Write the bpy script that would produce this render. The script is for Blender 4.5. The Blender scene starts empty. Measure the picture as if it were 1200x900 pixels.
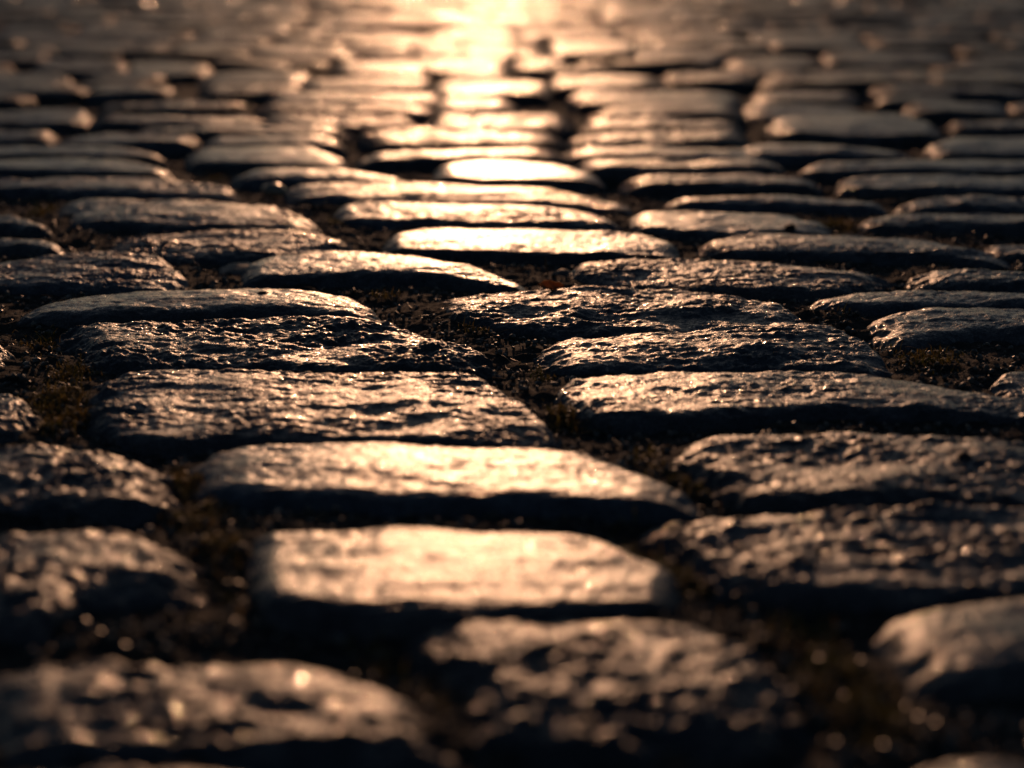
import bpy, math, random
import numpy as np

S = bpy.context.scene
random.seed(7)
rng = np.random.default_rng(11)

# ------------------------------------------------------------------ camera
H = 0.24                       # lens height above the stone tops, metres
FPX = 2333.33                  # focal length in photo pixels (1200 wide)
PITCH = math.atan(550 / FPX)   # horizon lies 100 px above the frame
cam = bpy.data.cameras.new('camera'); camo = bpy.data.objects.new('camera', cam)
S.collection.objects.link(camo); S.camera = camo
cam.sensor_width = 36; cam.lens = 70
camo.location = (0, 0, H)
camo.rotation_euler = (math.radians(90) - PITCH, 0, 0)
cam.clip_start = 0.01; cam.clip_end = 600
cam.dof.use_dof = True
cam.dof.focus_distance = 1.17
cam.dof.aperture_fstop = 6.0
cam.dof.aperture_blades = 0

# ------------------------------------------------------------------ light
SUN_EL, SUN_AZ = 10.0, -0.9     # degrees; azimuth measured from +Y towards +X
w = bpy.data.worlds.new('World'); S.world = w; w.use_nodes = True
nt = w.node_tree; bgn = nt.nodes['Background']
sky = nt.nodes.new('ShaderNodeTexSky'); sky.sky_type = 'NISHITA'; sky.sun_disc = False
sky.sun_elevation = math.radians(SUN_EL); sky.sun_rotation = math.radians(SUN_AZ)
sky.dust_density = 1.7; sky.air_density = 1.0; sky.ozone_density = 3.5
nt.links.new(sky.outputs[0], bgn.inputs[0]); bgn.inputs[1].default_value = 0.11
sd = bpy.data.lights.new('sun', 'SUN'); so = bpy.data.objects.new('sun', sd)
S.collection.objects.link(so)
sd.energy = 5.0; sd.angle = math.radians(0.5); sd.color = (1.0, 0.515, 0.275)
so.rotation_euler = (-math.radians(90 - SUN_EL), 0, -math.radians(SUN_AZ))
S.view_settings.view_transform = 'Standard'; S.view_settings.look = 'None'
S.view_settings.gamma = 1; S.view_settings.exposure = -2.5
S.cycles.max_bounces = 4; S.cycles.use_denoising = True

# ------------------------------------------------------------------ helpers
def ground(px, py, z=0.0):
    """photo pixel -> point on the horizontal plane at height z"""
    dx = (px - 600) / FPX; dy = (450 - py) / FPX
    cy = math.cos(PITCH) + dy * math.sin(PITCH)
    cz = -math.sin(PITCH) + dy * math.cos(PITCH)
    t = (z - H) / cz
    return np.array((dx * t, cy * t))

PERM = rng.permutation(256).astype(np.int64); PERM = np.concatenate([PERM, PERM, PERM])
GRAD = rng.normal(size=(256, 3)); GRAD /= np.linalg.norm(GRAD, axis=1)[:, None]
def perlin(p):
    i = np.floor(p).astype(np.int64); f = p - i; i &= 255
    u = f * f * f * (f * (f * 6 - 15) + 10)
    out = 0
    for dx in (0, 1):
        for dy in (0, 1):
            for dz in (0, 1):
                h = PERM[PERM[PERM[i[:, 0] + dx] + i[:, 1] + dy] + i[:, 2] + dz]
                g = GRAD[h]
                d = g[:, 0] * (f[:, 0] - dx) + g[:, 1] * (f[:, 1] - dy) + g[:, 2] * (f[:, 2] - dz)
                wx = u[:, 0] if dx else 1 - u[:, 0]
                wy = u[:, 1] if dy else 1 - u[:, 1]
                wz = u[:, 2] if dz else 1 - u[:, 2]
                out = out + d * wx * wy * wz
    return out * 1.5
def fbm(p, scale, octaves, gain=0.5, seed=0.0):
    q = p / scale + seed; a = 1; o = 0
    for k in range(octaves):
        o = o + a * perlin(q); q = q * 2.03 + 17.3; a *= gain
    return o

def mesh_from(name, verts, faces, smooth=True):
    me = bpy.data.meshes.new(name)
    verts = np.ascontiguousarray(verts, dtype=np.float32); faces = np.ascontiguousarray(faces, dtype=np.int32)
    n = faces.shape[1]
    me.vertices.add(len(verts)); me.vertices.foreach_set('co', verts.ravel())
    me.loops.add(faces.size); me.loops.foreach_set('vertex_index', faces.ravel())
    me.polygons.add(len(faces))
    me.polygons.foreach_set('loop_start', np.arange(0, faces.size, n, dtype=np.int32))
    try: me.polygons.foreach_set('loop_total', np.full(len(faces), n, dtype=np.int32))
    except Exception: pass
    me.polygons.foreach_set('use_smooth', np.full(len(faces), smooth, dtype=bool))
    me.update(calc_edges=True); me.validate()
    return me
def link(name, me, mat, parent=None):
    o = bpy.data.objects.new(name, me); S.collection.objects.link(o)
    if not me.materials: me.materials.append(mat)
    if parent: o.parent = parent
    return o
def grid_faces(nu, nv, off=0):
    a = (np.arange(nu - 1)[:, None] * nv + np.arange(nv - 1)[None, :]).ravel() + off
    return np.stack([a, a + nv, a + nv + 1, a + 1], 1)

# ------------------------------------------------------------------ materials
class Mat:
    def __init__(s, name):
        s.m = bpy.data.materials.new(name); s.m.use_nodes = True
        s.t = s.m.node_tree; s.b = s.t.nodes['Principled BSDF']
    def n(s, kind, **kw):
        nd = s.t.nodes.new(kind)
        for k, v in kw.items():
            if k in nd.inputs: nd.inputs[k].default_value = v
            else: setattr(nd, k, v)
        return nd
    def l(s, a, b): s.t.links.new(a, b)
    def noise(s, vec, scale, detail=4, rough=0.55):
        nd = s.n('ShaderNodeTexNoise', Scale=scale, Detail=detail, Roughness=rough); s.l(vec, nd.inputs['Vector']); return nd.outputs['Fac']
    def ramp(s, fac, stops):
        nd = s.n('ShaderNodeValToRGB'); s.l(fac, nd.inputs[0]); e = nd.color_ramp.elements
        while len(e) < len(stops): e.new(0.5)
        for k, (p, c) in enumerate(stops): e[k].position = p; e[k].color = (*c, 1)
        return nd.outputs[0]
    def math(s, op, a, b, c=None):
        nd = s.n('ShaderNodeMath', operation=op)
        for k, x in enumerate((a, b, c)):
            if x is None: continue
            if isinstance(x, (int, float)): nd.inputs[k].default_value = x
            else: s.l(x, nd.inputs[k])
        return nd.outputs[0]

def stone_material():
    M = Mat('granite_cobble')
    pos = M.n('ShaderNodeNewGeometry').outputs['Position']
    at = M.n('ShaderNodeAttribute', attribute_type='OBJECT', attribute_name='grain').outputs['Fac']
    oi = M.n('ShaderNodeObjectInfo').outputs['Random']
    base = M.ramp(M.noise(pos, 55, 5, 0.65), [(0.3, (0.035, 0.034, 0.035)), (0.52, (0.08, 0.076, 0.075)), (0.72, (0.16, 0.145, 0.135))])
    speck = M.ramp(M.noise(pos, 700, 2, 0.7), [(0.38, (0.35, 0.35, 0.37)), (0.5, (0.9, 0.88, 0.86)), (0.66, (1.7, 1.6, 1.5))])
    mx = M.n('ShaderNodeMix', data_type='RGBA', blend_type='MULTIPLY'); mx.inputs[0].default_value = 0.8
    M.l(base, mx.inputs[6]); M.l(speck, mx.inputs[7])
    hsv = M.n('ShaderNodeHueSaturation'); M.l(mx.outputs[2], hsv.inputs['Color'])
    M.l(M.math('MULTIPLY_ADD', oi, 0.5, 0.75), hsv.inputs['Value'])
    tint = M.ramp(oi, [(0.0, (1.0, 0.93, 0.90)), (0.35, (0.95, 1.0, 1.05)), (0.6, (1.12, 0.95, 0.88)), (1.0, (0.88, 0.98, 1.12))])
    m2 = M.n('ShaderNodeMix', data_type='RGBA', blend_type='MULTIPLY'); m2.inputs[0].default_value = 1.0
    M.l(hsv.outputs[0], m2.inputs[6]); M.l(tint, m2.inputs[7]); M.l(m2.outputs[2], M.b.inputs['Base Color'])
    ed = M.n('ShaderNodeAttribute', attribute_type='GEOMETRY', attribute_name='edge').outputs['Fac']
    ro = M.math('MULTIPLY_ADD', M.noise(pos, 70, 5, 0.65), 0.30, 0.17)
    ro = M.math('MULTIPLY_ADD', ed, 0.40, ro)
    dull = M.n('ShaderNodeAttribute', attribute_type='OBJECT', attribute_name='dull').outputs['Fac']
    ro = M.math('MULTIPLY_ADD', dull, 0.14, ro)
    fl = M.ramp(M.noise(pos, 520, 1, 0.5), [(0.57, (0, 0, 0)), (0.62, (1, 1, 1))])
    ro = M.math('MULTIPLY_ADD', at, 0.03, ro)
    M.l(M.math('MAXIMUM', M.math('MULTIPLY_ADD', fl, -0.40, ro), 0.07), M.b.inputs['Roughness'])
    M.l(M.math('MULTIPLY_ADD', dull, -0.26, 0.6), M.b.inputs['Specular IOR Level'])
    b1 = M.n('ShaderNodeBump', Distance=0.0011); M.l(M.noise(pos, 330, 5, 0.62), b1.inputs['Height'])
    M.l(M.math('MULTIPLY_ADD', at, 0.8, 0.25), b1.inputs['Strength'])
    nrm = b1.outputs[0]
    # crystal facets: the surface normal itself is scattered, so tiny grains catch the sun
    for sc, k0, k1 in ((170, .22, .14), (420, .16, .30), (1500, .22, .34)):
        cn = M.n('ShaderNodeTexNoise', Scale=sc, Detail=2, Roughness=0.6); M.l(pos, cn.inputs['Vector'])
        sub = M.n('ShaderNodeVectorMath', operation='SUBTRACT'); M.l(cn.outputs['Color'], sub.inputs[0]); sub.inputs[1].default_value = (.5, .5, .5)
        scl = M.n('ShaderNodeVectorMath', operation='SCALE'); M.l(sub.outputs[0], scl.inputs[0]); M.l(M.math('MULTIPLY_ADD', at, k1, k0), scl.inputs['Scale'])
        add = M.n('ShaderNodeVectorMath', operation='ADD'); M.l(nrm, add.inputs[0]); M.l(scl.outputs[0], add.inputs[1])
        nz = M.n('ShaderNodeVectorMath', operation='NORMALIZE'); M.l(add.outputs[0], nz.inputs[0]); nrm = nz.outputs[0]
    cn = M.n('ShaderNodeTexNoise', Scale=380, Detail=1, Roughness=0.6); M.l(pos, cn.inputs['Vector'])
    sub = M.n('ShaderNodeVectorMath', operation='SUBTRACT'); M.l(cn.outputs['Color'], sub.inputs[0]); sub.inputs[1].default_value = (.5, .5, .5)
    scl = M.n('ShaderNodeVectorMath', operation='SCALE'); M.l(sub.outputs[0], scl.inputs[0]); M.l(M.math('MULTIPLY', fl, M.math('MULTIPLY_ADD', at, 1.1, .15)), scl.inputs['Scale'])
    add = M.n('ShaderNodeVectorMath', operation='ADD'); M.l(nrm, add.inputs[0]); M.l(scl.outputs[0], add.inputs[1])
    nz = M.n('ShaderNodeVectorMath', operation='NORMALIZE'); M.l(add.outputs[0], nz.inputs[0]); nrm = nz.outputs[0]
    M.l(nrm, M.b.inputs['Normal'])
    return M.m
def soil_material():
    M = Mat('joint_soil')
    pos = M.n('ShaderNodeNewGeometry').outputs['Position']
    c = M.ramp(M.noise(pos, 160, 6, 0.7), [(0.3, (0.014, 0.011, 0.008)), (0.55, (0.045, 0.033, 0.022)), (0.75, (0.11, 0.08, 0.05))])
    M.l(c, M.b.inputs['Base Color']); M.b.inputs['Roughness'].default_value = 0.85
    b = M.n('ShaderNodeBump', Distance=0.004, Strength=1.0); M.l(M.noise(pos, 300, 6, 0.7), b.inputs['Height']); M.l(b.outputs[0], M.b.inputs['Normal'])
    return M.m
def simple(name, stops, scale, rough=0.6, spec=0.5, trans=0.0):
    M = Mat(name)
    pos = M.n('ShaderNodeNewGeometry').outputs['Position']
    M.l(M.ramp(M.noise(pos, scale, 4, 0.6), stops), M.b.inputs['Base Color'])
    M.b.inputs['Roughness'].default_value = rough; M.b.inputs['Specular IOR Level'].default_value = spec
    if trans:
        tr = M.n('ShaderNodeBsdfTranslucent'); M.l(M.ramp(M.noise(pos, scale, 4, 0.6), stops), tr.inputs[0])
        mix = M.n('ShaderNodeMixShader'); mix.inputs[0].default_value = trans
        M.l(M.b.outputs[0], mix.inputs[1]); M.l(tr.outputs[0], mix.inputs[2])
        M.l(mix.outputs[0], M.t.nodes['Material Output'].inputs[0])
    return M.m
M_STONE = stone_material(); M_SOIL = soil_material()
M_GRIT = simple('grit', [(0.3, (0.05, 0.04, 0.03)), (0.5, (0.14, 0.11, 0.08)), (0.7, (0.32, 0.26, 0.2))], 120, 0.4)
M_MOSS = simple('moss', [(0.3, (0.05, 0.07, 0.012)), (0.5, (0.15, 0.12, 0.03)), (0.7, (0.36, 0.22, 0.06))], 60, 0.5, 0.5, 0.55)
M_STRAW = simple('dry_straw', [(0.3, (0.16, 0.10, 0.04)), (0.7, (0.42, 0.28, 0.12))], 200, 0.4, 0.5, 0.3)
M_LEAF = simple('dead_leaf', [(0.3, (0.5, 0.20, 0.05)), (0.7, (0.7, 0.36, 0.1))], 200, 0.45, 0.5, 0.5)

# ------------------------------------------------------------------ the joint bed
def axis(core0, core1, step, far, grow=1.09):
    a = list(np.arange(core0, core1, step)); s = step; x = a[-1]; up = []
    while x < far: s *= grow; x += s; up.append(x)
    s = step; x = a[0]; dn = []
    while x > -far: s *= grow; x -= s; dn.append(x)
    return np.array(dn[::-1] + a + up)
def bed_z(x, y):
    p = np.stack([x, y, np.zeros_like(x)], 1)
    return -0.0075 - 0.009 * np.clip((y - 1.6) / .6, 0, 1) + 0.004 * fbm(p, 0.07, 3) + 0.0022 * fbm(p, 0.012, 3, 0.6, 31.7)
def build_bed():
    xs = axis(-0.42, 0.42, 0.0028, 300, 1.06); ys = axis(0.55, 1.9, 0.0032, 300, 1.05)
    ys = ys[ys > -6]
    X, Y = np.meshgrid(xs, ys, indexing='ij'); x = X.ravel(); y = Y.ravel()
    z = bed_z(x, y)
    far = np.clip((np.hypot(x, y) - 9.0) / 6, 0, 1)
    z = z * (1 - far) + far * -0.008
    me = mesh_from('ground', np.stack([x, y, z], 1), grid_faces(len(xs), len(ys)))
    o = link('ground', me, M_SOIL); o['kind'] = 'structure'; o['label'] = 'dark soil and grit filling the joints between the cobbles'; o['category'] = 'ground'
    return o
build_bed()

pave = bpy.data.objects.new('cobbled_pavement', None); S.collection.objects.link(pave)
pave['kind'] = 'structure'; pave['label'] = 'old worn cobblestone pavement glinting in low evening sun'; pave['category'] = 'pavement'

# ------------------------------------------------------------------ stones
def resample(pts, n):
    p = np.array(pts, float)
    if len(p) == 2:
        t = np.linspace(0, 1, n)[:, None]; return p[0] * (1 - t) + p[1] * t
    d = np.r_[0, np.cumsum(np.hypot(*(p[1:] - p[:-1]).T))]; s = np.linspace(0, d[-1], n)
    q = np.stack([np.interp(s, d, p[:, 0]), np.interp(s, d, p[:, 1])], 1)
    k = 14
    for _ in range(k):                       # soften the traced corners
        q[1:-1] = 0.25 * q[:-2] + 0.5 * q[1:-1] + 0.25 * q[2:]
    return q
POLYS = []
def stone_mesh(name, back, front, res, zt=0.0, rough=0.5, dome=0.003, R=0.018, drop=0.015, tx=0.0, ty=0.0, seed=0.0, skirt=0.035, ends=1.9):
    """back / front: left-to-right ground curves. Returns mesh with origin at the stone's centre."""
    B = resample(back, 60); F = resample(front, 60)
    gx = np.linspace(-1, 1, 60); gx = np.sign(gx) * abs(gx) ** 3 * R * 0.35
    B = B + np.stack([gx, 0 * gx], 1); F = F + np.stack([gx, 0 * gx - 0.004], 1); B = B + np.array([0, 0.007])
    width = max(np.linalg.norm(B[-1] - B[0]), np.linalg.norm(F[-1] - F[0])); depth = np.linalg.norm(B[30] - F[30])
    nu = int(max(10, width / res)); nv = int(max(7, depth / res))
    def warp(n):
        t = np.linspace(-1, 1, n); return 0.55 * t + 0.45 * np.sin(t * np.pi / 2)
    U, V = np.meshgrid(warp(nu), warp(nv), indexing='ij'); u = U.ravel(); v = V.ravel()
    hw, hd = width / 2, depth / 2
    def wrap_corner(u, v):
        Rc = min(R * 1.15, hw * 0.8, hd * 0.85); Ru = min(R * ends, hw * 0.8)
        a = np.maximum(0, Ru - (1 - abs(u)) * hw) * (Rc / Ru); b = np.maximum(0, Rc - (1 - abs(v)) * hd)
        q = np.hypot(a, b) / Rc; k = np.where(q > 1, 1 / np.maximum(q, 1e-9), 1)
        u2 = np.where(a > 0, np.sign(u) * (1 - (Rc - a * k) * (Ru / Rc) / hw), u)
        v2 = np.where(b > 0, np.sign(v) * (1 - (Rc - b * k) / hd), v)
        return u2, v2, np.minimum(q, 1), Rc
    def place(u, v):
        s = (u + 1) / 2; t = (v + 1) / 2; idx = s * 59; i = np.clip(idx.astype(int), 0, 58); f = (idx - i)[:, None]
        b = B[i] * (1 - f) + B[i + 1] * f; fr = F[i] * (1 - f) + F[i + 1] * f
        return fr * (1 - t)[:, None] + b * t[:, None]
    u2, v2, q, Rc = wrap_corner(u, v)
    # edge parameter for the round-over
    Rr = min(R, hd * 0.8)
    e = np.clip((1 - (1 - q) * Rc / Rr), 0, 1)
    xy = place(u2, v2); c = (B.mean(0) + F.mean(0)) / 2
    z = zt - drop * (1 - np.sqrt(np.maximum(0, 1 - e * e * 0.985)))
    z += dome * ((1 - u2 ** 2) * (1 - v2 ** 2) - 0.6)
    z += tx * (xy[:, 0] - c[0]) + ty * (xy[:, 1] - B[:, 1].mean() + (0.3 * depth if ty > 0 else 0))
    top = np.column_stack([xy, z])
    # perimeter loop and skirt
    idx = np.arange(nu * nv).reshape(nu, nv)
    per = np.concatenate([idx[:, 0], idx[-1, 1:], idx[-2::-1, -1], idx[0, -2:0:-1]])
    faces = [grid_faces(nu, nv)]
    rows = [top]; prev = per; off = nu * nv; nrow = max(2, int(skirt / max(res * 1.5, 0.003)))
    pc = top[per]; dirn = pc[:, :2] - c; dirn /= np.linalg.norm(dirn, axis=1)[:, None] + 1e-9
    for k in range(1, nrow + 1):
        s = k / nrow; r = pc.copy(); r[:, 2] -= skirt * s; r[:, :2] += dirn * 0.003 * math.sin(s * 3) - dirn * 0.004 * s
        cur = off + np.arange(len(per)); off += len(per); rows.append(r)
        faces.append(np.stack([prev, cur, np.roll(cur, -1), np.roll(prev, -1)], 1)); prev = cur
    P = np.concatenate(rows); fc = np.concatenate(faces)[:, ::1]
    # relief
    n3 = np.zeros((len(P), 3)); n3[:, 2] = 1
    ee = np.concatenate([e, np.ones(len(P) - len(e))])
    out = np.zeros((len(P), 2)); uv = np.concatenate([np.stack([u2, v2], 1), np.zeros((len(P) - len(e), 2))])
    out[:len(e)] = xy - c; out[len(e):] = np.concatenate([dirn] * nrow)
    out /= np.linalg.norm(out, axis=1)[:, None] + 1e-9
    k = ee ** 3
    nd = np.column_stack([out * k[:, None], 1 - 0.75 * k])
    nd /= np.linalg.norm(nd, axis=1)[:, None]
    Q = P.copy()
    disp = 0.0007 * np.minimum(0, perlin(Q / 0.007 + seed + 8.8) + 0.15) + (0.0012 + 0.0021 * rough) * fbm(Q * np.array([0.8, 1.2, 1]), 0.05, 2, 0.5, seed)
    if res < 0.012:
        an = 0.38 + 0.3 * (math.sin(seed * 3.1) + 1)
        r1 = fbm(Q * np.array([an, 1.2, 1.0]), 0.015, 3, 0.55, seed + 5.1)
        r2 = fbm(Q, 0.006, 3 if res < 0.002 else 2, 0.6, seed + 9.7)
        yc = c[1]; rs = 1 + 0.5 * math.sin(seed * 1.7); wear = np.clip(0.75 + 1.1 * perlin(Q / 0.045 + seed + 2.2), 0.25, 1.3)
        ridge = 0.35 - abs(fbm(Q * np.array([an * .75, 1.3, 1.0]), 0.024 * rs, 3, 0.55, seed + 3.3))
        pit = np.minimum(0, perlin(Q / (0.011 * (2 - rs)) + seed + 1.9) + 0.25)
        r3 = fbm(Q, 0.0026, 2, 0.7, seed + 13.7) if res < 0.0015 else 0
        near = 1.5 if yc < 0.86 else 1.0
        disp = disp + rough * wear * near * (0.0012 * r1 + 0.0009 * r2 + 0.00045 * r3 + 0.0016 * ridge + 0.0014 * pit) + 0.0004 * r1 + 0.00012 * r2
    chip = abs(fbm(P, 0.022, 3, 0.55, seed + 77)) if res < 0.005 else 0
    disp = disp - (0.2 + rough) * 0.005 * chip * np.clip(ee * 1.4, 0, 1)
    # irregular outline
    wob = np.stack([fbm(P, 0.04, 2, 0.5, seed + 40), fbm(P, 0.04, 2, 0.5, seed + 60)], 1)
    P[:, :2] += wob * (0.003 * k)[:, None]
    P += nd * disp[:, None]
    o = np.array([c[0], c[1], 0.0])
    me = mesh_from(name, P - o, fc)
    ea = me.attributes.new('edge', 'FLOAT', 'POINT'); ea.data.foreach_set('value', np.ascontiguousarray(ee ** 1.2, dtype=np.float32))
    POLYS.append(np.concatenate([B[::6], F[::-6]]))
    return me, o
def pts(l, z=0.0): return [ground(a, b, z) for a, b in l]
COUNT = [0]
def stone(back, front, **k):
    zt = k.get('zt', 0.0)
    B = pts(back, zt); F = pts(front, zt)
    yy = (B[0][1] + F[0][1]) / 2
    res = k.pop('res', None)
    if res is None:
        res = 0.0011 if 0.85 < yy < 1.5 else (0.0014 if yy < .85 else 0.0018 if yy < 1.9 else 0.0035 if yy < 2.6 else 0.007)
    lab = k.pop('label', None); rough = k.get('rough', 0.5)
    COUNT[0] += 1
    me, o = stone_mesh('cobblestone', B, F, res, seed=COUNT[0] * 7.31, **k)
    ob = link('cobblestone', me, M_STONE, pave); ob.location = o
    ob['grain'] = min(1.0, rough * 1.1 + .12)
    if lab: ob['label'] = lab
    ob['dull'] = float(min(1, max(0, (yy - 1.9) / 1.2)))
    return ob

T = []   # (back, front, options)
def t(back, front, **k): T.append((back, front, k))
# nearest rows
t([(-60,768),(200,764),(320,768),(420,788),(515,836)], [(-60,888),(350,892),(430,894),(560,886)], rough=.95, zt=-.002, ty=.03)
t([(468,740),(510,720),(640,714),(840,722),(925,772)], [(555,860),(620,874),(760,874),(955,862)], rough=1.0, dome=.003, ty=.02)
t([(1000,738),(1045,708),(1110,700),(1200,697),(1330,710)], [(1080,810),(1140,806),(1220,795),(1330,785)], rough=.35, dome=.004, R=.018, drop=.02, tx=.09, ty=-.03)
t([(1035,897),(1100,880),(1160,872),(1260,870)], [(1040,990),(1100,1000),(1260,1000)], rough=.6)
t([(-60,897),(200,893),(420,896)], [(-60,990),(200,1000),(420,1000)], rough=.6, zt=-.004)
t([(480,930),(700,915),(960,930)], [(480,1000),(700,1010),(960,1000)], rough=.6, zt=-.012)
t([(-70,613),(60,612),(150,616),(240,652)], [(-70,745),(40,745),(100,700),(250,700)], rough=.9, drop=.018, R=.02, dome=.004)
t([(296,622),(312,613),(500,613),(690,620),(722,640),(792,676)], [(312,700),(345,718),(440,726),(600,724),(700,716),(775,700)], rough=.22, drop=.011, ends=1.0, dome=.0015, ty=-.028, label='pale worn cobblestone shining in the second row from the front, under the sun glare')
t([(722,612),(800,598),(900,590),(1020,588),(1300,584)], [(870,690),(960,702),(1040,699),(1150,694),(1300,690)], rough=.95, dome=.002)
t([(770,532),(820,510),(870,500),(950,497),(1070,500),(1200,514),(1300,520)], [(875,584),(950,586),(1040,585),(1180,584),(1300,583)], rough=.85, dome=.002)
t([(232,535),(270,518),(400,514),(640,517),(690,527),(750,556),(812,586)], [(240,568),(330,580),(450,585),(600,588),(700,590),(800,594)], rough=.18, drop=.011, dome=.0015, ty=-.022, label='broad smooth cobblestone with the brightest sheen below the centre of the picture')
t([(-60,517),(60,518),(125,521),(200,552)], [(-60,594),(60,594),(130,592),(205,584)], rough=.75)
t([(105,440),(135,430),(250,428),(400,427),(530,430),(575,440),(612,470),(648,512)], [(112,492),(160,512),(260,514),(400,513),(520,514),(640,516)], rough=.7, dome=.0015, ty=.005)
t([(640,455),(668,436),(760,430),(900,428),(1040,433),(1110,450),(1200,472),(1300,480)], [(685,480),(750,488),(850,487),(980,480),(1100,484),(1300,492)], rough=.55, dome=.002, ty=-.01, drop=.02)
t([(-60,452),(-10,450),(15,455),(38,480)], [(-60,505),(-10,505),(35,500)], rough=.8)
t([(-60,395),(-10,393),(12,410)], [(-60,432),(-10,430),(14,430)], rough=.8, zt=-.003)
t([(66,384),(100,375),(250,372),(430,372),(490,386),(545,404),(580,427)], [(98,424),(180,426),(300,425),(450,426),(572,430)], rough=1.0, dome=.002, ty=.025)
t([(620,412),(650,398),(700,387),(800,388),(880,380),(960,380),(1005,390),(1048,428)], [(632,428),(700,430),(850,428),(1045,432)], rough=1.0, dome=.003, ty=.03)
t([(508,350),(550,341),(640,339),(740,335),(830,338),(905,352),(950,376)], [(525,362),(560,376),(640,384),(760,385),(870,383),(955,380)], rough=1.0, dome=.002, ty=.03)
t([(18,366),(45,352),(90,343),(160,337),(300,335),(385,336),(415,345),(445,366)], [(25,364),(90,368),(200,364),(300,362),(400,366),(445,370)], rough=.2, dome=.004, R=.022, drop=.014, zt=.002)
t([(-60,312),(30,302),(100,292),(170,289),(198,300),(218,330)], [(-60,330),(60,334),(150,336),(216,336)], rough=.8, dome=.003, drop=.02)
t([(282,308),(320,294),(400,290),(470,294),(530,304),(575,318),(618,336)], [(288,322),(360,320),(450,320),(530,323),(616,338)], rough=.22, dome=.003, R=.02, drop=.02, zt=.002, ends=1.2)
t([(452,280),(490,266),(560,265),(680,268),(760,272),(795,292)], [(452,286),(500,293),(640,296),(720,297),(795,299)], rough=.2, dome=.001, ty=.0, R=.014, drop=.016, label='long smooth cobblestone with a bright sheen and a dry stalk before its front face')
t([(656,314),(690,303),(760,300),(850,303),(960,309),(1060,322)], [(695,326),(800,334),(880,338),(1010,338)], rough=.85)
t([(1050,318),(1100,314),(1300,317)], [(1075,334),(1100,334),(1300,336)], rough=.7)
t([(812,288),(850,275),(900,272),(1000,273),(1080,278),(1135,289),(1195,306)], [(825,290),(900,294),(1000,296),(1100,298),(1190,308)], rough=.5, drop=.018, R=.018)
t([(942,352),(965,343),(1010,338),(1080,337),(1300,342)], [(950,354),(1000,359),(1080,358),(1300,356)], rough=.35, drop=.018)
t([(1005,374),(1035,362),(1085,356),(1300,354)], [(1060,404),(1100,394),(1170,389),(1300,388)], rough=.4, drop=.022, R=.022, dome=.003)
t([(1155,450),(1180,434),(1300,430)], [(1160,464),(1200,466),(1300,468)], rough=.6, zt=-.002)
t([(1140,290),(1170,285),(1300,286)], [(1150,296),(1200,300),(1300,300)], rough=.9, zt=-.003)
t([(-60,276),(40,278),(78,292)], [(-60,290),(40,292),(80,298)], rough=.6, drop=.02)
t([(-60,250),(20,253),(60,268)], [(-60,264),(20,265),(62,270)], rough=.6, drop=.015)
t([(62,240),(92,231),(200,231),(300,236),(345,246),(372,264)], [(85,256),(180,262),(280,264),(372,266)], rough=.55)
t([(115,282),(200,270),(300,268),(375,271),(412,288)], [(120,290),(210,300),(330,298),(410,291)], rough=.9)
t([(385,245),(412,237),(540,237),(640,240),(690,247),(730,262)], [(392,252),(450,256),(560,259),(725,262)], rough=.5, ty=.02)
t([(330,221),(360,213),(420,212),(560,215),(660,222),(745,240)], [(345,228),(450,232),(600,234),(735,240)], rough=.45, ty=.01)
t([(508,198),(535,190),(600,188),(660,192),(708,208)], [(512,203),(560,209),(640,209),(705,209)], rough=.05, dome=.001, ty=.025, label='small wet looking cobblestone shining almost white in the middle distance')
t([(728,252),(760,245),(850,246),(930,251),(980,268)], [(748,262),(800,271),(880,273),(978,271)], rough=.3)
t([(776,232),(800,228),(950,230),(1010,233),(1045,243)], [(785,235),(850,238),(950,240),(1042,243)], rough=.4, drop=.018)
t([(1048,241),(1072,232),(1130,229),(1300,233)], [(1055,242),(1120,242),(1300,244)], rough=.6)
t([(1005,263),(1030,250),(1070,248),(1300,252)], [(1015,264),(1070,262),(1300,264)], rough=.5, drop=.02)
t([(982,215),(1003,205),(1060,203),(1160,204),(1300,208)], [(988,218),(1060,220),(1300,222)], rough=.4)
t([(940,196),(962,189),(1040,186),(1300,186)], [(945,198),(1040,198),(1300,199)], rough=.4)
t([(728,210),(760,204),(880,202),(965,212)], [(738,215),(850,216),(965,216)], rough=.4)
t([(862,175),(885,168),(960,167),(1070,178)], [(870,179),(960,179),(1070,181)], rough=.4)
t([(1088,171),(1112,160),(1300,158)], [(1098,178),(1150,179),(1300,178)], rough=.4)
t([(900,143),(930,132),(1060,131),(1100,146)], [(908,152),(1000,157),(1105,156)], rough=.35, dome=.004)
t([(-60,171),(140,171),(192,180)], [(-60,179),(192,182)], rough=.4)
t([(-60,187),(60,183),(150,185),(202,200)], [(-60,196),(196,202)], rough=.3)
t([(-60,208),(80,206),(180,207),(250,212),(278,228)], [(-60,218),(150,224),(275,230)], rough=.7)
t([(218,176),(250,170),(370,170),(405,190)], [(228,186),(300,190),(404,192)], rough=.2)
t([(238,164),(260,158),(380,158),(402,166)], [(240,167),(402,168)], rough=.3)
t([(268,202),(300,196),(400,196),(482,211)], [(285,207),(330,208),(478,212)], rough=.3)
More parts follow.
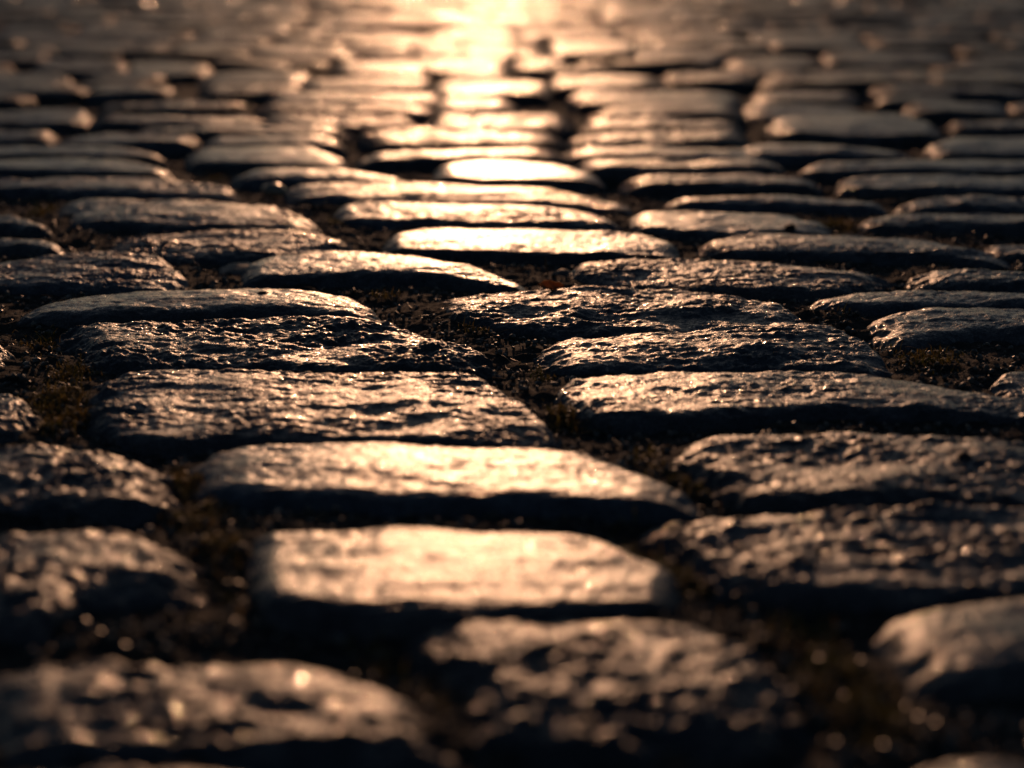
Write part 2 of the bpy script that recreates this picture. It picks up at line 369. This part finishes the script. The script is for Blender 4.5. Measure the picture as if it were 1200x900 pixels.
BOX = [(-60,100,128,143),(112,312,135,145),(158,402,147,156),(422,655,151,164),(422,655,174,184),(505,668,132,148),
 (668,868,154,166),(666,905,172,182),(680,910,186,196),(688,866,137,149),(698,862,122,133),(672,862,106,119),(650,772,87,102),
 (780,882,83,94),(512,602,116,126),(508,642,94,110),(600,662,66,80),(310,482,136,145),(308,508,120,131),(320,512,107,117),
 (236,357,83,95),(240,346,98,109),(490,592,68,80),(395,500,72,84),(355,500,90,102),(888,1000,106,118),(1065,1182,119,130),
 (1186,1300,119,130),(970,1112,56,73),(1130,1300,64,76),(740,850,56,68),(648,742,44,64),(855,962,66,77),(120,292,119,129),
 (45,146,69,79),(-60,76,86,98),(150,242,70,86),(1115,1300,140,150),(-60,60,150,160),(70,230,157,166)]
for x0, x1, y0, y1 in BOX:
    x0 -= (x1 - x0) * .02; x1 += (x1 - x0) * .03; m = (x1 - x0) * .08; b = (y1 - y0) * .35; q = (y1 - y0) * .12; y1 += q; ru = random.uniform; w_ = x1 - x0
    t([(x0 - 3, y0 + b * ru(.6, 1.6)), (x0 + m * ru(.5, 2), y0 + ru(0, q)), (x0 + w_ * ru(.3, .7), y0 + ru(-q, q)), (x1 - m * ru(.5, 2.5), y0 + ru(-q, 2 * q)), (x1 + 3, y0 + b * ru(.6, 1.6))],
      [(x0 + m * ru(0, .8), y1 - b * .3), (x0 + w_ * ru(.3, .7), y1 + ru(-q, q)), (x1 - m * ru(0, .8), y1 - b * .3)],
      rough=ru(.3, .9), ends=2.3, dome=ru(.0005, .003), tx=random.gauss(0, .018), ty=random.gauss(0, .018), zt=random.gauss(0, .0015))
for b, f, k in T: stone(b, f, **k)

# further courses, running on to the horizon side and out of frame
def inside(p, poly):
    x, y = p[:, 0], p[:, 1]; r = np.zeros(len(p), bool); j = len(poly) - 1
    for i in range(len(poly)):
        xi, yi = poly[i]; xj, yj = poly[j]
        c = ((yi > y) != (yj > y)) & (x < (xj - xi) * (y - yi) / (yj - yi + 1e-12) + xi); r ^= c; j = i
    return r
TR = list(POLYS); TB = [(q[:, 0].min(), q[:, 0].max(), q[:, 1].min(), q[:, 1].max()) for q in TR]
def blocked(x0, x1, y0, y1):
    for q, b in zip(TR, TB):
        if b[0] > x1 or b[1] < x0 or b[2] > y1 or b[3] < y0: continue
        gx, gy = np.meshgrid(np.linspace(x0, x1, 9), np.linspace(y0, y1, 7)); g = np.stack([gx.ravel(), gy.ravel()], 1)
        if inside(g, q).any(): return True
        if ((q[:, 0] > x0) & (q[:, 0] < x1) & (q[:, 1] > y0) & (q[:, 1] < y1)).any(): return True
    return False
cand = []
y = 0.46
while y < 9.0:
    d = random.uniform(.105, .135); x = -1.2 - y * .28 + random.uniform(0, .2); lim = 1.2 + y * .28
    while x < lim:
        wd = random.uniform(.15, .27)
        yy = y + random.uniform(-.007, .007)
        hid = abs(x + wd / 2) < yy * .27 + .1 and .5 < yy < 1.75
        if not hid and not blocked(x, x + wd, yy, yy + d):
            cand.append((x, yy, wd, d))
            x += wd + random.uniform(.001, .012)
        elif not hid and not blocked(x, x + .11, yy + .01, yy + d - .02):
            cand.append((x, yy + .01, .11, d - .03)); x += .12
        else: x += .03
    y += d + random.uniform(.004, .014)
def in_view(c): return abs(c[0] + c[2] / 2) < c[1] * .265 + .08 and ground(600, 2)[1] > c[1]
seen = sorted([c for c in cand if in_view(c)], key=lambda c: c[1]); rest = [c for c in cand if not in_view(c)]
n_single = max(0, 298 - len(T)); rest += seen[n_single:]; seen = seen[:n_single]
def rect_stone(c, res, i):
    x, y, wd, d = c; r = lambda a: random.uniform(-a, a)
    B = [(x + r(.008), y + d - .012 + r(.006)), (x + wd * .12, y + d + r(.004)), (x + wd * .88, y + d + r(.004)), (x + wd + r(.008), y + d - .014 + r(.006))]
    F = [(x + r(.012), y + .01 + r(.006)), (x + wd * .15, y + r(.004)), (x + wd * .85, y + r(.004)), (x + wd + r(.012), y + .01 + r(.006))]
    ro = random.choice([.2, .3, .4, .5, .7])
    return stone_mesh('cobblestone', B, F, res, zt=random.gauss(0, .002), rough=ro * 1.3, dome=random.uniform(.0005, .003), R=random.uniform(.015, .024), drop=.013, ends=2.0,
                      tx=random.gauss(0, .03), ty=random.gauss(.01, .04), seed=100 + i * 3.7), ro
for i, c in enumerate(seen):
    (me, o), ro = rect_stone(c, .009 if c[1] > 2 else .004, i)
    ob = link('cobblestone', me, M_STONE, pave); ob.location = o; ob['grain'] = min(1.0, ro + .5); ob['dull'] = float(min(1, max(0, (c[1] - 1.9) / 1.2)))
V = []; Fc = []; off = 0
for i, c in enumerate(rest):
    (me, o), ro = rect_stone(c, .016 if c[1] > 2.2 else .005, 1000 + i)
    n = len(me.vertices); a = np.empty(n * 3, np.float32); me.vertices.foreach_get('co', a); a = a.reshape(-1, 3) + o
    f = np.empty(len(me.loops), np.int32); me.loops.foreach_get('vertex_index', f)
    V.append(a); Fc.append(f.reshape(-1, 4) + off); off += n; bpy.data.meshes.remove(me)
ob = link('distant_cobblestones', mesh_from('distant_cobblestones', np.concatenate(V), np.concatenate(Fc)), M_STONE, pave)
ob['kind'] = 'stuff'; ob['grain'] = .7; ob['dull'] = 1.0
print('stones', len(T), len(seen), len(rest))

# ------------------------------------------------------------------ litter in the joints
APOLY = list(POLYS); AB = np.array([(q[:, 0].min(), q[:, 0].max(), q[:, 1].min(), q[:, 1].max()) for q in APOLY])
def in_gap(p, keep=1.0):
    ok = np.ones(len(p), bool)
    for q, b in zip(APOLY, AB):
        m = (p[:, 0] > b[0]) & (p[:, 0] < b[1]) & (p[:, 1] > b[2]) & (p[:, 1] < b[3])
        if m.any(): ok[np.where(m)[0][inside(p[m], q)]] = False
    return ok
def scatter(n, y0=0.5, y1=2.8):
    y = y0 + (y1 - y0) * rng.random(n) ** 1.5; x = (rng.random(n) * 2 - 1) * (y * 0.29 + 0.05)
    p = np.stack([x, y], 1); return p[in_gap(p)]
import bmesh
bm = bmesh.new(); bmesh.ops.create_icosphere(bm, subdivisions=1, radius=1.0)
ICV = np.array([v.co[:] for v in bm.verts]); ICF = np.array([[v.index for v in f.verts] for f in bm.faces]); bm.free()
bm = bmesh.new(); bmesh.ops.create_icosphere(bm, subdivisions=3, radius=1.0)
IHV = np.array([v.co[:] for v in bm.verts]); IHF = np.array([[v.index for v in f.verts] for f in bm.faces]); bm.free()
def rot(n):
    q = rng.normal(size=(n, 4)); q /= np.linalg.norm(q, axis=1)[:, None]; a, b, c, d = q.T
    return np.stack([np.stack([1-2*(c*c+d*d), 2*(b*c-a*d), 2*(b*d+a*c)], 1), np.stack([2*(b*c+a*d), 1-2*(b*b+d*d), 2*(c*d-a*b)], 1), np.stack([2*(b*d-a*c), 2*(c*d+a*b), 1-2*(b*b+c*c)], 1)], 1)
P = scatter(60000); n = len(P); sz = 0.0005 + 0.0018 * rng.random(n) ** 3
R3 = rot(n); sc = sz[:, None] * rng.uniform(.6, 1.3, (n, 3))
vv = np.einsum('nij,nkj->nki', R3, ICV[None] * sc[:, None] * rng.uniform(.8, 1.2, (n, len(ICV), 1)))
vv += np.column_stack([P, bed_z(P[:, 0], P[:, 1]) + sz * .5])[:, None]
ff = (ICF[None] + (np.arange(n) * len(ICV))[:, None, None]).reshape(-1, 3)
g = link('grit', mesh_from('grit', vv.reshape(-1, 3), ff, False), M_GRIT); g['kind'] = 'stuff'; g['label'] = 'loose grit and crumbs lying in the joints between the cobbles'; g['category'] = 'grit'

def blades(base, length, width, lean, curl):
    """narrow two-segment blades: base (n,3)"""
    n = len(base); az = rng.random(n) * 2 * np.pi; d = np.stack([np.cos(az), np.sin(az), 0 * az], 1); sdv = np.stack([-np.sin(az), np.cos(az), 0 * az], 1)
    up = np.array([0, 0, 1.0]); L = length[:, None]; W = width[:, None]
    m = base + L * .5 * (up * np.cos(lean)[:, None] + d * np.sin(lean)[:, None]); l2 = lean + curl
    tip = m + L * .5 * (up * np.cos(l2)[:, None] + d * np.sin(l2)[:, None])
    V = np.stack([base - sdv * W * .5, base + sdv * W * .5, m - sdv * W * .5, m + sdv * W * .5, tip - sdv * W * .15, tip + sdv * W * .15], 1)
    F = np.array([[0, 1, 3, 2], [2, 3, 5, 4]])
    return V.reshape(-1, 3), (F[None] + (np.arange(n) * 6)[:, None, None]).reshape(-1, 4)
MOSS = [(70,470,26,1.),(55,500,20,1.),(95,490,14,.7),(690,478,20,1.),(665,492,16,.8),(215,575,22,.7),(235,610,22,.5),(175,600,14,.4),(770,545,18,.5),(820,570,22,.6),(745,640,22,.8),
        (790,680,26,.7),(55,250,14,.9),(395,262,9,.8),(985,268,16,.9),(1000,250,10,.6),(1065,410,16,.4),(1090,428,20,.6),(990,370,14,.5),(560,392,12,.5),(545,378,8,.5),(60,400,22,.5),
        (640,440,14,.4),(265,650,20,.5),(470,770,30,.5),(540,810,30,.5),(940,740,30,.4),(985,800,40,.5),(1020,850,30,.5),(450,350,10,.3),(1150,560,1,.1),(250,205,10,.5),(410,150,12,.6),(1000,440,8,.3),(85,440,20,.6),(240,700,30,.4)]
bs = []
for px, py, r, dn in MOSS:
    c = ground(px, py, -.008); k = r / FPX * c[1]; m = int(1100 * dn * (r / 20))
    q = c + rng.normal(size=(m, 2)) * np.array([k, k * 1.8]) * .8; q = q[in_gap(q)]
    if len(q):
        cl = perlin(np.column_stack([q / .004, np.zeros(len(q))])); q = q[cl > -.1]
    bs.append(q)
q = np.concatenate(bs); n = len(q)
base = np.column_stack([q, bed_z(q[:, 0], q[:, 1]) + rng.random(n) * .002])
mv, mf = blades(base, rng.uniform(.0015, .0045, n) + .005 * (rng.random(n) > .93), rng.uniform(.0004, .0009, n), rng.uniform(.1, 1.1, n), rng.uniform(0, 1.2, n))
g = link('moss', mesh_from('moss', mv, mf, True), M_MOSS); g['kind'] = 'stuff'; g['label'] = 'green and yellow moss growing in the joints between the cobbles'; g['category'] = 'moss'

def tube(path, rad, sides=5):
    path = np.array(path, float); tn = np.gradient(path, axis=0); tn /= np.linalg.norm(tn, axis=1)[:, None]
    a = np.cross(tn, [0.3, 0.2, 0.93]); a /= np.linalg.norm(a, axis=1)[:, None] + 1e-9; b = np.cross(tn, a)
    rad = np.broadcast_to(rad, (len(path),)); th = np.linspace(0, 2 * np.pi, sides, endpoint=False)
    V = path[:, None] + rad[:, None, None] * (a[:, None] * np.cos(th)[None, :, None] + b[:, None] * np.sin(th)[None, :, None])
    n = len(path); i = np.arange(n - 1)[:, None] * sides; j = np.arange(sides)[None]
    F = np.stack([i + j, i + (j + 1) % sides, i + sides + (j + 1) % sides, i + sides + j], 2).reshape(-1, 4)
    return V.reshape(-1, 3), F
def join(parts):
    V = []; F = []; o = 0
    for v, f in parts: V.append(v); F.append(f + o); o += len(v)
    return np.concatenate(V), np.concatenate(F)
P = scatter(1500, .6, 2.2); parts = []
for x, y in P[:700]:
    L = random.uniform(.004, .02); a = random.uniform(0, 6.28); z = float(bed_z(np.array([x]), np.array([y]))[0]) + .0015; cv = random.uniform(-.5, .5); up = random.uniform(-.05, .35)
    s_ = np.linspace(0, 1, 6); ang = a + cv * s_ * 2
    path = np.stack([x + np.cumsum(np.cos(ang)) * L / 6, y + np.cumsum(np.sin(ang)) * L / 6, z + up * L * s_ * (1.3 - s_)], 1)
    parts.append(tube(path, .00018 * random.uniform(.8, 2.2) * (1 - .5 * s_), 4))
v, f = join(parts); g = link('plant_litter', mesh_from('plant_litter', v, f), M_STRAW); g['kind'] = 'stuff'; g['label'] = 'scraps of dry roots and straw strewn through the joints'; g['category'] = 'plant litter'

def place(o, c, label, cat, group=None):
    o.location = c; o['label'] = label; o['category'] = cat
    if group: o['group'] = group
# single straws
def straw(name, path_px, label, rad=.0003, mat=M_STRAW, cat='straw'):
    """path_px: (px, py, height above the stone tops)"""
    p = np.array([(*ground(a, b, h), h) for a, b, h in path_px]); d = np.linspace(0, len(p) - 1, 14); i = np.clip(d.astype(int), 0, len(p) - 2); fr = (d - i)[:, None]
    q = p[i] * (1 - fr) + p[i + 1] * fr
    for _ in range(2): q[1:-1] = .25 * q[:-2] + .5 * q[1:-1] + .25 * q[2:]
    c = q[0].copy(); v, f = tube(q - c, np.linspace(rad, rad * .45, 14), 6)
    place(link(name, mesh_from(name, v, f), mat), c, label, cat)
def bz(px, py):
    g0 = ground(px, py, -.01); return float(bed_z(np.array([g0[0]]), np.array([g0[1]]))[0])
gz = bz(642, 324); g0 = ground(642, 324, gz); t0 = FPX / g0[1]
p = [np.array([g0[0], g0[1], gz]), np.array([g0[0] - .0012, g0[1], gz + .007]), np.array([g0[0] - .0018, g0[1] - .001, gz + .014])]
v, f = tube(np.array([p[0], (p[0] + p[1]) / 2, p[1], (p[1] + p[2]) / 2, p[2]]) - p[0], np.array([.0006, .0005, .00045, .0004, .0002]), 6)
place(link('dry_stalk', mesh_from('dry_stalk', v, f), M_STRAW), p[0], 'short dry stalk standing upright before the front face of the long smooth cobble', 'stalk')
straw('straw', [(545, 396, -.009), (556, 394, -.006), (562, 390, -.004), (565, 386, -.002)], 'pale curved straw in the joint left of the craggy cobble in mid picture')
straw('straw', [(50, 378, -.008), (60, 372, -.004), (57, 366, -.001), (52, 366, .0)], 'thin curled straw at the left end of the long smooth rounded cobble')
straw('straw', [(52, 452, -.008), (60, 446, -.003), (72, 447, -.004), (78, 454, -.008)], 'thin arching straw over the dark earth at the left edge, above the moss')
straw('straw', [(578, 412, -.008), (592, 418, -.004), (604, 430, -.008)], 'thin straw across the dark joint between the two roughest cobbles')
straw('straw', [(470, 366, -.006), (490, 370, -.004), (508, 369, -.007)], 'reddish straw lying flat in the joint right of the long smooth rounded cobble')
# pebbles, crumbs and small stones
def lump(name, px, py, z, size, label, cat, mat, seed, flat=.6):
    c = ground(px, py, z); v = IHV * np.array(size); v = v * (1 + .22 * fbm(IHV, .9, 3, .5, seed))[:, None]
    v[:, 2] = np.maximum(v[:, 2], -size[2] * .7)
    place(link(name, mesh_from(name, v, IHF), mat), (c[0], c[1], z + size[2] * .55), label, cat)
M_PEB = simple('pale_pebble', [(0.3, (0.20, 0.14, 0.10)), (0.7, (0.5, 0.36, 0.25))], 90, .28)
M_DARK = simple('dark_crumb', [(0.3, (0.01, 0.009, 0.008)), (0.7, (0.03, 0.026, 0.022))], 200, .7)
M_BROWN = simple('brown_stone', [(0.3, (0.10, 0.07, 0.055)), (0.7, (0.22, 0.15, 0.11))], 120, .5)
lump('pebble', 198, 572, -.010, (.0045, .004, .003), 'glossy pale pebble catching the sun in the joint left of the broad smooth cobble', 'pebble', M_PEB, 3)
lump('pebble', 267, 665, -.010, (.004, .004, .003), 'small pale pebble in the joint left of the second smooth cobble from the front', 'pebble', M_PEB, 8)
lump('pebble', 322, 229, -.002, (.011, .012, .007), 'small rounded stone in the joint left of the low broad cobbles, far left of centre', 'pebble', M_PEB, 13)
lump('small_stone', 282, 330, -.017, (.019, .024, .008), 'small flat brown stone sunk in the joint left of the smooth mounded cobble', 'stone', M_BROWN, 21)
lump('small_stone', 660, 326, -.010, (.006, .006, .004), 'small pale brown stone chip beside the orange leaf', 'stone', M_BROWN, 24)
lump('crumb', 307, 450, -.001, (.003, .003, .0018), 'dark crumb on the broad rough cobble left of centre', 'crumb', M_DARK, 31)
lump('crumb', 308, 345, .002, (.0035, .0025, .0014), 'dark crumb on the long smooth rounded cobble at the left', 'crumb', M_DARK, 35)
lump('crumb', 1130, 541, .000, (.0035, .003, .0028), 'dark upright crumb on the rough cobble at the right edge', 'crumb', M_DARK, 39)
lump('crumb', 527, 698, -.001, (.002, .002, .0022), 'dark crumb near the front edge of the second smooth cobble from the front', 'crumb', M_DARK, 44)
lump('crumb', 926, 268, .001, (.0045, .005, .0025), 'dark crumb on the smooth cobble right of the glare, beyond the middle', 'crumb', M_DARK, 47)
# the orange leaf
gz = bz(645, 337) + .009; c0 = ground(645, 337, gz); n_ = 17
U, W_ = np.meshgrid(np.linspace(-1, 1, n_), np.linspace(-1, 1, 9), indexing='ij'); hw_ = .0052 * np.clip(1 - abs(U) ** 1.7, .03, 1) * (1 + .15 * np.sin(U * 9))
X = U * .009; Y = W_ * hw_; Z = .0022 * (W_ ** 2) * (1 - U ** 2) + .0025 * U ** 2 + .0006 * np.sin(U * 7 + W_ * 3)
top_ = np.stack([X.ravel(), Y.ravel(), Z.ravel()], 1); bot = top_ - [0, 0, .00025]; gf = grid_faces(n_, 9)
lf = link('dead_leaf', mesh_from('dead_leaf', np.concatenate([top_, bot]), np.concatenate([gf, gf[:, ::-1] + n_ * 9])), M_LEAF)
place(lf, (c0[0], c0[1], gz), 'small curled orange leaf lying in the joint beyond the middle rough cobble', 'leaf'); lf.rotation_euler = (.5, .1, .3)
